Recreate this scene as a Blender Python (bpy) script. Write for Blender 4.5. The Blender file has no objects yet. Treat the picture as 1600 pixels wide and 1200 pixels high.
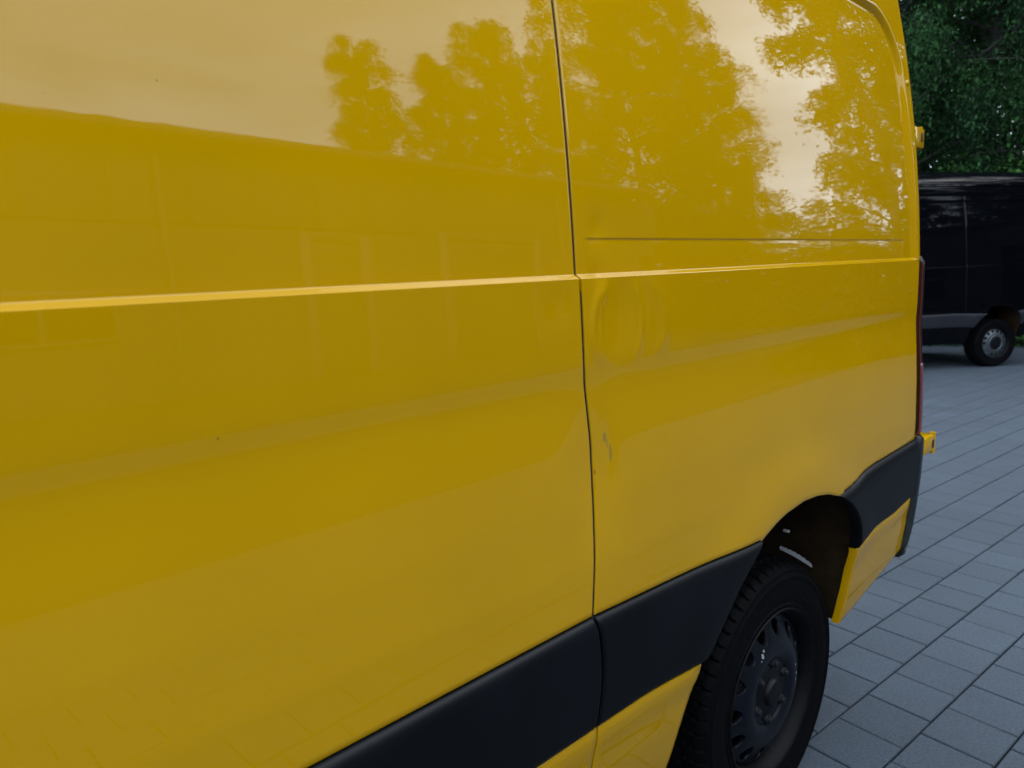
import bpy, bmesh, math, random
import numpy as np
from mathutils import Vector, Matrix
R_ = math.radians
rng = np.random.default_rng(7); random.seed(7)
SC = bpy.context.scene
COL = SC.collection

# ------------------------------------------------------------------ camera
EYE = 1.42
pit, rol = 0.1458, -0.033
cp, sp = math.cos(pit), math.sin(pit)
FW = np.array([0, cp, -sp]); UP0 = np.array([0, sp, cp]); RT0 = np.array([1.0, 0, 0])
RT = math.cos(rol)*RT0 + math.sin(rol)*UP0
UP = -math.sin(rol)*RT0 + math.cos(rol)*UP0
cd = bpy.data.cameras.new('camera'); cam = bpy.data.objects.new('camera', cd); COL.objects.link(cam)
cd.sensor_width = 36.0; cd.lens = 1083.5/1600*36.0
cd.dof.use_dof = True; cd.dof.focus_distance = 1.45; cd.dof.aperture_fstop = 5.6
cd.clip_start = 0.02; cd.clip_end = 2000
M = Matrix.Identity(4)
for i in range(3):
    M[i][0] = RT[i]; M[i][1] = UP[i]; M[i][2] = -FW[i]
M[2][3] = EYE
cam.matrix_world = M
SC.camera = cam

# ------------------------------------------------------------------ sky, sun, exposure
SUN_EL, SUN_AZ = R_(46), R_(82)          # azimuth clockwise from +Y
world = bpy.data.worlds.new('World'); SC.world = world; world.use_nodes = True
nt = world.node_tree; nt.nodes.clear()
def N(t, **k):
    n = nt.nodes.new(t)
    for a, b in k.items(): setattr(n, a, b)
    return n
out = N('ShaderNodeOutputWorld'); bg = N('ShaderNodeBackground'); bg.inputs['Strength'].default_value = 0.10
sky = N('ShaderNodeTexSky', sky_type='NISHITA'); sky.sun_disc = False
sky.sun_elevation = SUN_EL; sky.sun_rotation = SUN_AZ; sky.air_density = 1.0; sky.dust_density = 1.5
hs = N('ShaderNodeHueSaturation'); hs.inputs['Saturation'].default_value = 0.45
tc = N('ShaderNodeTexCoord')
mp = N('ShaderNodeMapping'); mp.inputs['Scale'].default_value = (1, 1, 2.6)
no = N('ShaderNodeTexNoise'); no.inputs['Scale'].default_value = 2.2; no.inputs['Detail'].default_value = 7; no.inputs['Roughness'].default_value = 0.55
cr = N('ShaderNodeValToRGB')
cr.color_ramp.elements[0].position = 0.30; cr.color_ramp.elements[0].color = (26.5, 31.0, 37.0, 1)
cr.color_ramp.elements[1].position = 0.70; cr.color_ramp.elements[1].color = (57.0, 63.0, 71.0, 1)
mx = N('ShaderNodeMix', data_type='RGBA'); mx.inputs['Factor'].default_value = 0.72
nt.links.new(tc.outputs['Generated'], mp.inputs['Vector']); nt.links.new(mp.outputs['Vector'], no.inputs['Vector'])
nt.links.new(no.outputs['Fac'], cr.inputs['Fac']); nt.links.new(sky.outputs['Color'], hs.inputs['Color'])
nt.links.new(hs.outputs['Color'], mx.inputs['A']); nt.links.new(cr.outputs['Color'], mx.inputs['B'])
nt.links.new(mx.outputs['Result'], bg.inputs['Color']); nt.links.new(bg.outputs['Background'], out.inputs['Surface'])

sl = bpy.data.lights.new('sun', 'SUN'); sl.energy = 0.6; sl.angle = R_(25); sl.color = (1, 0.97, 0.92)
so = bpy.data.objects.new('sun', sl); COL.objects.link(so)
sd = Vector((math.sin(SUN_AZ)*math.cos(SUN_EL), math.cos(SUN_AZ)*math.cos(SUN_EL), math.sin(SUN_EL)))
so.rotation_euler = sd.to_track_quat('Z', 'Y').to_euler(); so.location = sd*60
vs = SC.view_settings
vs.view_transform = 'Standard'; vs.look = 'None'; vs.gamma = 1; vs.use_curve_mapping = False; vs.exposure = -0.35
SC.cycles.max_bounces = 8

# ------------------------------------------------------------------ materials
def mat(name, col, rough=0.5, var=0.0, scale=8.0, metal=0.0, coat=0.0, coat_r=0.03, bump=0.0, bscale=60.0, spec=0.5, detail=4, rand=0.0, world_pos=False, stain=0.0):
    col = tuple(x*.84 for x in col)
    m = bpy.data.materials.new(name); m.use_nodes = True
    t = m.node_tree; b = t.nodes['Principled BSDF']
    b.inputs['Roughness'].default_value = rough; b.inputs['Metallic'].default_value = metal
    b.inputs['Specular IOR Level'].default_value = spec
    b.inputs['Coat Weight'].default_value = coat; b.inputs['Coat Roughness'].default_value = coat_r
    c = (*col, 1)
    b.inputs['Base Color'].default_value = c
    co = t.nodes.new('ShaderNodeTexCoord')
    geo = t.nodes.new('ShaderNodeNewGeometry') if world_pos else None
    cout = geo.outputs['Position'] if world_pos else co.outputs['Object']
    if var > 0:
        n = t.nodes.new('ShaderNodeTexNoise'); n.inputs['Scale'].default_value = scale; n.inputs['Detail'].default_value = detail
        t.links.new(cout, n.inputs['Vector'])
        r = t.nodes.new('ShaderNodeValToRGB')
        r.color_ramp.elements[0].position = 0.3; r.color_ramp.elements[1].position = 0.7
        r.color_ramp.elements[0].color = tuple(x*(1-var) for x in col)+(1,)
        r.color_ramp.elements[1].color = tuple(x*(1+var) for x in col)+(1,)
        t.links.new(n.outputs['Fac'], r.inputs['Fac'])
        src = r.outputs['Color']
        if rand > 0:
            src = add_rand(t, src, rand)
        if stain > 0:
            n4 = t.nodes.new('ShaderNodeTexNoise'); n4.inputs['Scale'].default_value = 1.7; n4.inputs['Detail'].default_value = 6; n4.inputs['Roughness'].default_value = .65
            t.links.new(cout, n4.inputs['Vector'])
            mr4 = t.nodes.new('ShaderNodeMapRange'); mr4.inputs['From Min'].default_value = .3; mr4.inputs['From Max'].default_value = .7
            mr4.inputs['To Min'].default_value = 1-stain; mr4.inputs['To Max'].default_value = 1+stain
            t.links.new(n4.outputs['Fac'], mr4.inputs['Value'])
            v4 = t.nodes.new('ShaderNodeVectorMath'); v4.operation = 'SCALE'; t.links.new(src, v4.inputs[0]); t.links.new(mr4.outputs['Result'], v4.inputs['Scale']); src = v4.outputs['Vector']
        t.links.new(src, b.inputs['Base Color'])
    if bump > 0:
        n2 = t.nodes.new('ShaderNodeTexNoise'); n2.inputs['Scale'].default_value = bscale; n2.inputs['Detail'].default_value = 5
        t.links.new(cout, n2.inputs['Vector'])
        bp = t.nodes.new('ShaderNodeBump'); bp.inputs['Strength'].default_value = bump; bp.inputs['Distance'].default_value = 0.01
        t.links.new(n2.outputs['Fac'], bp.inputs['Height']); t.links.new(bp.outputs['Normal'], b.inputs['Normal'])
    return m
def add_rand(t, src, amt):
    """each piece (mesh island and object) a little lighter or darker than the next"""
    g = t.nodes.new('ShaderNodeNewGeometry'); oi = t.nodes.new('ShaderNodeObjectInfo')
    a = t.nodes.new('ShaderNodeMath'); a.operation = 'ADD'
    t.links.new(g.outputs['Random Per Island'], a.inputs[0]); t.links.new(oi.outputs['Random'], a.inputs[1])
    f = t.nodes.new('ShaderNodeMath'); f.operation = 'FRACT'; t.links.new(a.outputs[0], f.inputs[0])
    mr = t.nodes.new('ShaderNodeMapRange'); mr.inputs['To Min'].default_value = 1-amt; mr.inputs['To Max'].default_value = 1+amt
    t.links.new(f.outputs[0], mr.inputs['Value'])
    v = t.nodes.new('ShaderNodeVectorMath'); v.operation = 'SCALE'
    t.links.new(src, v.inputs[0]); t.links.new(mr.outputs['Result'], v.inputs['Scale'])
    return v.outputs['Vector']

def paint(name, col, marks=(), wave=0.005, coat=1.0, spec=0.0, ior=1.465):
    m = bpy.data.materials.new(name); m.use_nodes = True
    t = m.node_tree; b = t.nodes['Principled BSDF']
    b.inputs['Roughness'].default_value = 0.45; b.inputs['Coat Weight'].default_value = coat
    b.inputs['Coat Roughness'].default_value = 0.015; b.inputs['Specular IOR Level'].default_value = spec
    b.inputs['Coat IOR'].default_value = ior
    co = t.nodes.new('ShaderNodeTexCoord')
    n = t.nodes.new('ShaderNodeTexNoise'); n.inputs['Scale'].default_value = 3; n.inputs['Detail'].default_value = 6
    t.links.new(co.outputs['Object'], n.inputs['Vector'])
    r = t.nodes.new('ShaderNodeValToRGB'); r.color_ramp.elements[0].position = .3; r.color_ramp.elements[1].position = .7
    r.color_ramp.elements[0].color = tuple(x*.96 for x in col)+(1,); r.color_ramp.elements[1].color = tuple(x*1.03 for x in col)+(1,)
    t.links.new(n.outputs['Fac'], r.inputs['Fac']); src = r.outputs['Color']
    # wear with a shape of its own: scuffs and stone chips at fixed spots on the body
    for (x, z, rx, rz, c) in marks:
        mpn = t.nodes.new('ShaderNodeMapping'); mpn.vector_type = 'POINT'
        mpn.inputs['Location'].default_value = (-x/rx, 0, -z/rz); mpn.inputs['Scale'].default_value = (1/rx, 0, 1/rz)
        t.links.new(co.outputs['Object'], mpn.inputs['Vector'])
        ln = t.nodes.new('ShaderNodeVectorMath'); ln.operation = 'LENGTH'; t.links.new(mpn.outputs['Vector'], ln.inputs[0])
        n3 = t.nodes.new('ShaderNodeTexNoise'); n3.inputs['Scale'].default_value = 220
        t.links.new(co.outputs['Object'], n3.inputs['Vector'])
        ad = t.nodes.new('ShaderNodeMath'); ad.operation = 'ADD'; t.links.new(ln.outputs['Value'], ad.inputs[0]); t.links.new(n3.outputs['Fac'], ad.inputs[1])
        mr = t.nodes.new('ShaderNodeMapRange'); mr.inputs['From Min'].default_value = 1.55; mr.inputs['From Max'].default_value = 1.25
        mr.inputs['To Max'].default_value = 0.85
        t.links.new(ad.outputs[0], mr.inputs['Value'])
        mxn = t.nodes.new('ShaderNodeMix'); mxn.data_type = 'RGBA'; mxn.inputs['B'].default_value = (*c, 1)
        t.links.new(mr.outputs['Result'], mxn.inputs['Factor']); t.links.new(src, mxn.inputs['A']); src = mxn.outputs['Result']
    if marks:
        # a sprinkle of tiny stone chips and fly spots
        vo = t.nodes.new('ShaderNodeTexVoronoi'); vo.inputs['Scale'].default_value = 9; t.links.new(co.outputs['Object'], vo.inputs['Vector'])
        sx = t.nodes.new('ShaderNodeSeparateColor'); t.links.new(vo.outputs['Color'], sx.inputs['Color'])
        g1 = t.nodes.new('ShaderNodeMath'); g1.operation = 'GREATER_THAN'; g1.inputs[1].default_value = .90; t.links.new(sx.outputs['Red'], g1.inputs[0])
        rs = t.nodes.new('ShaderNodeMath'); rs.operation = 'MULTIPLY'; rs.inputs[1].default_value = .012; t.links.new(sx.outputs['Green'], rs.inputs[0])
        g2 = t.nodes.new('ShaderNodeMath'); g2.operation = 'LESS_THAN'; t.links.new(vo.outputs['Distance'], g2.inputs[0]); t.links.new(rs.outputs[0], g2.inputs[1])
        gm = t.nodes.new('ShaderNodeMath'); gm.operation = 'MULTIPLY'; t.links.new(g1.outputs[0], gm.inputs[0]); t.links.new(g2.outputs[0], gm.inputs[1])
        gs = t.nodes.new('ShaderNodeMath'); gs.operation = 'MULTIPLY'; gs.inputs[1].default_value = .7; t.links.new(gm.outputs[0], gs.inputs[0])
        mxs = t.nodes.new('ShaderNodeMix'); mxs.data_type = 'RGBA'; mxs.inputs['B'].default_value = (.12, .07, .02, 1)
        t.links.new(gs.outputs[0], mxs.inputs['Factor']); t.links.new(src, mxs.inputs['A']); src = mxs.outputs['Result']
    t.links.new(src, b.inputs['Base Color'])
    n2 = t.nodes.new('ShaderNodeTexNoise'); n2.inputs['Scale'].default_value = 14; n2.inputs['Detail'].default_value = 2
    t.links.new(co.outputs['Object'], n2.inputs['Vector'])
    bp = t.nodes.new('ShaderNodeBump'); bp.inputs['Strength'].default_value = wave; bp.inputs['Distance'].default_value = 0.02
    t.links.new(n2.outputs['Fac'], bp.inputs['Height'])
    t.links.new(bp.outputs['Normal'], b.inputs['Coat Normal'])
    # dried water streaks and road film dull the clear coat unevenly
    mps = t.nodes.new('ShaderNodeMapping'); mps.inputs['Scale'].default_value = (16, 16, 1.6); t.links.new(co.outputs['Object'], mps.inputs['Vector'])
    n5 = t.nodes.new('ShaderNodeTexNoise'); n5.inputs['Scale'].default_value = 1.0; n5.inputs['Detail'].default_value = 7; t.links.new(mps.outputs['Vector'], n5.inputs['Vector'])
    mr5 = t.nodes.new('ShaderNodeMapRange'); mr5.inputs['From Min'].default_value = .35; mr5.inputs['From Max'].default_value = .7
    mr5.inputs['To Min'].default_value = .010; mr5.inputs['To Max'].default_value = .034
    t.links.new(n5.outputs['Fac'], mr5.inputs['Value']); t.links.new(mr5.outputs['Result'], b.inputs['Coat Roughness'])
    return m

YEL = (0.468, 0.256, 0.0002)
GREY = (0.26, 0.175, 0.03)
m_yellow = paint('yellow_paint', YEL, marks=[(0.876, 1.157, .0045, .010, GREY), (0.889, 1.128, .004, .017, GREY), (0.882, 1.145, .002, .008, GREY),
      (0.249, 1.266, .0014, .0014, (.02, .015, .01)), (0.8495, 1.103, .0015, .005, (.25, .02, .01)), (0.232, 1.630, .0010, .0010, (.05, .03, .01)), (0.134, 1.603, .0008, .0008, (.4, .08, .02))])
m_black = paint('black_paint', (0.0016, 0.0018, 0.003), wave=0.005, coat=0.45, ior=1.4)
m_inner = mat('dark_cavity', (0.004, 0.004, 0.005), 0.8)
m_trim = mat('dark_trim_plastic', (0.0020, 0.0026, 0.0042), 0.46, var=.4, scale=7, bump=.04, bscale=900, spec=.20)
m_trimg = mat('grey_trim_plastic', (0.015, 0.017, 0.023), 0.5, var=.15, scale=30, spec=.4)
m_bumper = mat('bumper_plastic', (0.008, 0.0165, 0.020), 0.4, var=.15, scale=30, bump=.04, bscale=900)
m_rubber = mat('tyre_rubber', (0.0022, 0.0023, 0.0029), 0.66, var=.35, scale=40, bump=.15, bscale=350, spec=.06)
m_rim = mat('black_steel_rim', (0.0010, 0.0020, 0.0055), 0.36, var=.4, scale=60, spec=.34)
m_barrel = mat('dusty_black_steel', (0.0022, 0.0024, 0.0030), 0.6, var=.5, scale=40, spec=.12)
m_silver = mat('silver_steel_rim', (0.10, 0.115, 0.13), 0.4, var=.2, scale=60, metal=.6)
m_hubcap = mat('hub_plastic', (0.0025, 0.003, 0.004), 0.5, var=.3, scale=50, spec=.2)
m_bolt = mat('worn_bolt_steel', (0.012, 0.013, 0.016), 0.5, var=.5, scale=300, metal=.5)
m_chip = mat('bare_metal', (0.42, 0.45, 0.48), 0.4, var=.4, scale=200, metal=.5)
m_liner = mat('shaded_arch_paint', (0.032, 0.018, 0.006), 0.55, var=.4, scale=25)  # dirty yellow paint turned brown, the shade of the arch put into the colour
m_glass = mat('dark_glass', (0.006, 0.008, 0.009), 0.04, coat=0)
m_lampd = mat('smoked_red_lens', (0.010, 0.0025, 0.003), 0.4, var=.2, scale=90, coat=.25)
m_glint = mat('daylight_white', (0.9, 0.92, 0.95), 0.5, var=.1, scale=80)  # white that stands in for daylight glinting inside the wheel arch
m_lampr = mat('red_lens', (0.15, 0.045, 0.048), 0.35, coat=1)
m_lampe = mat('bright_red_lens', (0.18, 0.003, 0.006), 0.4, coat=.5)
m_lampc = mat('clear_lens', (0.55, 0.57, 0.6), 0.08, coat=1)
m_pave = mat('concrete_paver', (0.053, 0.0705, 0.091), 0.72, var=.30, scale=120, bump=.45, bscale=420, detail=9, rand=.065, spec=.4, world_pos=True, stain=.14)
m_joint = mat('joint_sand', (0.010, 0.0105, 0.014), 0.95, var=.3, scale=50, spec=.1)
m_asph = mat('asphalt', (0.022, 0.022, 0.023), 0.85, var=.35, scale=60, bump=.4, bscale=200, spec=.2)
m_kerb = mat('kerb_concrete', (0.07, 0.07, 0.068), 0.8, var=.2, scale=12)
m_leafs = []
for i, c in enumerate([(0.016, 0.052, 0.014), (0.024, 0.064, 0.014), (0.012, 0.042, 0.016)]):
    m = mat('leaf_green', c, 0.6, var=.8, scale=.8, rand=.65, spec=.10); m_leafs.append(m)
m_bark = mat('birch_bark', (0.09, 0.088, 0.086), 0.8, var=.7, scale=7, bump=.4, bscale=12)
m_bark2 = mat('dark_bark', (0.026, 0.025, 0.024), 0.85, var=.4, scale=9, bump=.4, bscale=12)
m_wall = mat('dark_cladding', (0.078, 0.076, 0.070), 0.6, var=.2, scale=2)
m_fascia = mat('pale_fascia', (0.085, 0.085, 0.082), 0.5, var=.1, scale=3)
m_white = mat('white_frame', (0.15, 0.15, 0.145), 0.5, var=.08, scale=5)
m_doorg = mat('grey_door', (0.050, 0.050, 0.051), 0.5, var=.15, scale=3)
m_roofm = mat('roof_sheet', (0.04, 0.04, 0.042), 0.6, var=.2, scale=3)
m_forest = mat('forest_soil', (0.035, 0.036, 0.022), 0.95, var=.5, scale=2, bump=.5, bscale=20)

# ------------------------------------------------------------------ mesh helpers
class MB:
    def __init__(s): s.v = []; s.f = []
    def add(s, verts, faces):
        o = len(s.v); s.v.extend([tuple(map(float, p)) for p in verts]); s.f.extend([tuple(i+o for i in f) for f in faces]); return s
    def grid(s, P, close_u=False, close_v=False):
        """P[i][j] points"""
        n, m = len(P), len(P[0]); o = len(s.v)
        for row in P: s.v.extend([tuple(map(float, p)) for p in row])
        for i in range(n if close_u else n-1):
            for j in range(m if close_v else m-1):
                a = o+i*m+j; b = o+i*m+(j+1) % m; i2 = (i+1) % n; c = o+i2*m+(j+1) % m; d = o+i2*m+j
                s.f.append((a, b, c, d))
        return s
    def box(s, x0, x1, y0, y1, z0, z1):
        v = [(x0,y0,z0),(x1,y0,z0),(x1,y1,z0),(x0,y1,z0),(x0,y0,z1),(x1,y0,z1),(x1,y1,z1),(x0,y1,z1)]
        return s.add(v, [(0,3,2,1),(4,5,6,7),(0,1,5,4),(1,2,6,5),(2,3,7,6),(3,0,4,7)])
    def rbox(s, x0, x1, y0, y1, z0, z1, r=.01):
        """box with chamfered edges"""
        bm = bmesh.new(); bmesh.ops.create_cube(bm, size=1)
        for v in bm.verts: v.co = Vector((x0+(v.co.x+.5)*(x1-x0), y0+(v.co.y+.5)*(y1-y0), z0+(v.co.z+.5)*(z1-z0)))
        bmesh.ops.bevel(bm, geom=bm.edges[:], offset=r, segments=2, affect='EDGES', profile=.5)
        bm.verts.index_update(); s.add([v.co[:] for v in bm.verts], [[v.index for v in f.verts] for f in bm.faces]); bm.free(); return s
    def tube(s, pts, radii, n=6, cap=True):
        pts = [Vector(p) for p in pts]; rings = []
        for i, p in enumerate(pts):
            d = (pts[min(i+1, len(pts)-1)]-pts[max(i-1, 0)]).normalized()
            a = d.cross(Vector((0.31, 0.2, 0.93))); a = a.normalized() if a.length > 1e-4 else Vector((1, 0, 0)); b = d.cross(a)
            r = radii[i] if hasattr(radii, '__len__') else radii
            rings.append([p+(a*math.cos(2*math.pi*k/n)+b*math.sin(2*math.pi*k/n))*r for k in range(n)])
        o = len(s.v); s.grid(rings, close_v=True)
        if cap: s.f.append(tuple(o+k for k in range(n))); s.f.append(tuple(o+(len(pts)-1)*n+k for k in range(n)))
        return s
    def lathe(s, prof, n=48, axis_y=True, caps=False):
        """profile (r, y) revolved about the local y axis"""
        P = [[(r*math.cos(2*math.pi*k/n), y, r*math.sin(2*math.pi*k/n)) for k in range(n)] for r, y in prof]
        return s.grid(P, close_v=True)
    def build(s, name, m, parent=None, loc=None, smooth=True, angle=40):
        me = bpy.data.meshes.new(name); me.from_pydata(s.v, [], s.f); me.materials.append(m)
        bm = bmesh.new(); bm.from_mesh(me); bmesh.ops.recalc_face_normals(bm, faces=bm.faces); bm.to_mesh(me); bm.free()
        if smooth:
            me.shade_smooth()
            if angle: me.set_sharp_from_angle(angle=R_(angle))
        o = bpy.data.objects.new(name, me); COL.objects.link(o)
        if parent: o.parent = parent
        if loc is not None: o.location = loc
        return o
def tag(o, label=None, cat=None, group=None, kind=None):
    for k, v_ in (('label', label), ('category', cat), ('group', group), ('kind', kind)):
        if v_: o[k] = v_
    return o
def empty(name, loc, rz=0.0):
    o = bpy.data.objects.new(name, None); COL.objects.link(o); o.location = loc; o.rotation_euler = (0, 0, rz); o.empty_display_size = .3; return o
def dup(o, parent=None):
    c = o.copy(); COL.objects.link(c)
    if parent: c.parent = parent
    for ch in o.children: dup(ch, c)
    return c

# ------------------------------------------------------------------ ground and paving
MB().grid([[(-900, -900, -.06), (900, -900, -.06)], [(-900, 900, -.06), (900, 900, -.06)]]).build('ground', m_forest, smooth=False)['kind'] = 'structure'
TH = 0.9181
A = np.array([math.sin(TH), math.cos(TH), 0]); B = np.array([math.cos(TH), -math.sin(TH), 0])   # along the courses / across
O0 = np.array([0.6727*EYE, 1.591*EYE, 0]); PA, PB = 0.1398*EYE, 0.1410*EYE
ang = math.atan2(A[1], A[0])
STG = {-2: .8273, -1: .4247, 0: 0.0, 1: -.4026, 2: -.8161}
def stag(c): return STG.get(c, (-.409*c+.03*math.sin(c*12.9)) % 1.0)
pv = tag(MB().grid([[O0+A*a+B*b+np.array([0, 0, -.012]) for b in (-26, PB*24)] for a in (-24, 36)]).build('paving', m_joint, smooth=False), kind='structure')
BE = PB*24+float(O0@B)                  # the paving ends here, an asphalt lane runs on to the building
MB().grid([[A*a+B*b+np.array([0, 0, -.006]) for b in (BE+.10, 9.5)] for a in (-30, 40)]).build('asphalt_lane', m_asph, smooth=False)['kind'] = 'structure'
kb = MB()
kb.add([tuple(A*a+B*b+np.array([0, 0, z])) for a in (-30, 40) for b, z in ((BE+.004, -.05), (BE+.004, .002), (BE+.096, .002), (BE+.096, -.05))], [(0, 1, 5, 4), (1, 2, 6, 5), (2, 3, 7, 6)])
kb.build('kerb', m_kerb, smooth=False)['kind'] = 'structure'
gx, gy = .0027, .0031
def stone_pts(cx, cy, w, d):
    """tile with a small chamfer, around (cx, cy), in paving axes"""
    b = .0032; hz = -.011
    x0, x1, y0, y1 = cx-w/2, cx+w/2, cy-d/2, cy+d/2
    v = [(x0+b,y0+b,0),(x1-b,y0+b,0),(x1-b,y1-b,0),(x0+b,y1-b,0),(x0,y0,-.003),(x1,y0,-.003),(x1,y1,-.003),(x0,y1,-.003),(x0,y0,hz),(x1,y0,hz),(x1,y1,hz),(x0,y1,hz)]
    f = [(0,1,2,3)]+[(k, k+4, (k+1) % 4+4, (k+1) % 4) for k in range(4)]+[(k+4, k+8, (k+1) % 4+8, (k+1) % 4+4) for k in range(4)]
    return v, f
def pix(P):
    q = P-np.array([0, 0, EYE]); w = q@FW
    return np.array([800+1083.5*(q@RT)/w, 600-1083.5*(q@UP)/w]), w
VD = np.array([math.sin(R_(48)), math.cos(R_(48)), 0]); VN = np.array([math.cos(R_(48)), -math.sin(R_(48)), 0]); VDEL = .745
cands = []; rest = []
for c in range(-48, 49):
    if c >= 24: continue
    for i in range(-70, 100):
        u = (i+.5+stag(c))*PA; w_ = (c+.5)*PB
        P = O0+A*u+B*w_
        vis = False
        p, dep = pix(P)
        if dep > .3 and 1270 < p[0] < 1625 and 560 < p[1] < 1230:
            # in front of, or past the rear of, the yellow van
            s_, e_ = P@VD, -(P@VN)-VDEL
            vis = e_ < 0.05 or p[0] > 1400
        if vis: cands.append((dep, u, w_))
        elif abs(u-3) < 13 and -8 < w_ < PB*24: rest.append((u, w_))
cands.sort()
near, far = cands[:300], [(u, w_) for _, u, w_ in cands[300:]]
v_, f_ = stone_pts(0, 0, PA-2*gx, PB-2*gy)
v_ = [(x, y, z+.011) for x, y, z in v_]
proto = MB().add(v_, f_).build('paving_stone', m_pave, pv, smooth=False)
for k, (_, u, w_) in enumerate(near):
    o = proto if k == 0 else proto.copy()
    if k: COL.objects.link(o); o.parent = pv
    P = O0+A*u+B*w_
    o.location = (P[0], P[1], -.011+random.uniform(-.0009, .0009))
    o.rotation_euler = (random.gauss(0, .0035), random.gauss(0, .0035), ang+random.gauss(0, .002))
mb = MB()
for u, w_ in far+rest:
    v_, f_ = stone_pts(u, w_, PA-2*gx, PB-2*gy); dz = random.uniform(-.0008, .0008)
    mb.add([tuple(O0+A*x-(-B)*y+np.array([0, 0, z+dz])) for x, y, z in v_], f_)
tag(mb.build('paving_stones', m_pave, pv, smooth=False), kind='stuff')
# ------------------------------------------------------------------ vans
# body axes: s runs to the rear, e inward from the left side, z up
W_ = 1.99
S_REAR = 2.345                      # where the rear corner starts to turn
def led(s): return 1.4070+.0165*s
PZ = np.array([.20, .34, .44, .52, .60, .68, .76, .85, .95, 1.05, 1.14, 1.185, 1.212, 1.228, 1.240, 1.250, 1.262, 1.275, 1.33, 1.38, 1.43])
PE = np.array([.080, .048, .026, .012, .002, -.004, -.0085, -.0115, -.0125, -.0095, -.0040, -.0008, .0007, .0012, .0013, .0010, .0004, .0000, .0000, .0004, .0009])
_zz = np.linspace(.2, 1.43, 400); _ee = np.interp(_zz, PZ, PE)
_k = np.exp(-np.linspace(-2.5, 2.5, 9)**2); _k /= _k.sum()
_ee = np.convolve(np.pad(_ee, 4, mode='edge'), _k, 'valid')
def arr(l): return np.array(l).T
ARCH = arr([(1.085,.36),(1.105,.44),(1.125,.52),(1.165,.63),(1.215,.707),(1.28,.779),(1.335,.815),(1.39,.842),(1.44,.860),(1.49,.872),(1.58,.881),(1.65,.877),(1.71,.867),(1.78,.845),(1.84,.812),(1.89,.768),(1.925,.705),(1.94,.645),(1.942,.56),(1.938,.50),(1.935,.42)])
AXLE = 1.605
class Style: pass
def make_style(**k):
    s = Style(); s.seam_shift = 0; s.top = 0.0; s.dents = False; s.mz = 0.0; s.kink = True; s.__dict__.update(k); return s
def seam(z, st):
    if not st.kink: return np.interp(z, [.4, 1.43, 2.3], [.83, .824, .81])+st.seam_shift
    return np.interp(z, [.40, .554, .624, .732, .857, .98, 1.06, 1.10, 1.14, 1.166, 1.21, 1.253, 1.295, 1.425, 1.9, 2.5],
                     [.836, .838, .843, .832, .8275, .836, .8415, .8432, .8430, .8415, .8365, .8315, .829, .8245, .8245, .824])+st.seam_shift
def arch_front(z): return np.interp(z, ARCH[1][:11], ARCH[0][:11])
def arch_rear(z): return np.interp(z, ARCH[1][:9:-1], ARCH[0][:9:-1])
def arch_top(s): return np.interp(s, ARCH[0][3:18], ARCH[1][3:18])
def mt(s, st): return np.interp(s, [-3, .3, .82, 1.07, 1.39, 1.78, 1.86, 1.90, 1.96, 2.03, 2.36, 2.5], [.852, .852, .857, .849, .838, .8485, .852, .857, .8705, .8775, .889, .893])-st.mz
def mbz(s, st): return np.interp(s, [-3, .7, .98, 1.18, 1.9, 1.97, 2.05, 2.12, 2.20, 2.37, 2.5], [.644, .645, .643, .629, .640, .662, .677, .682, .683, .704, .712])-st.mz*.8
def smooth01(x): x = np.clip(x, 0, 1); return x*x*(3-2*x)
def bev(x):
    """flat ramp with slightly rounded ends"""
    x = np.clip(x, 0, 1); return .72*x+.28*smooth01(x)
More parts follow.
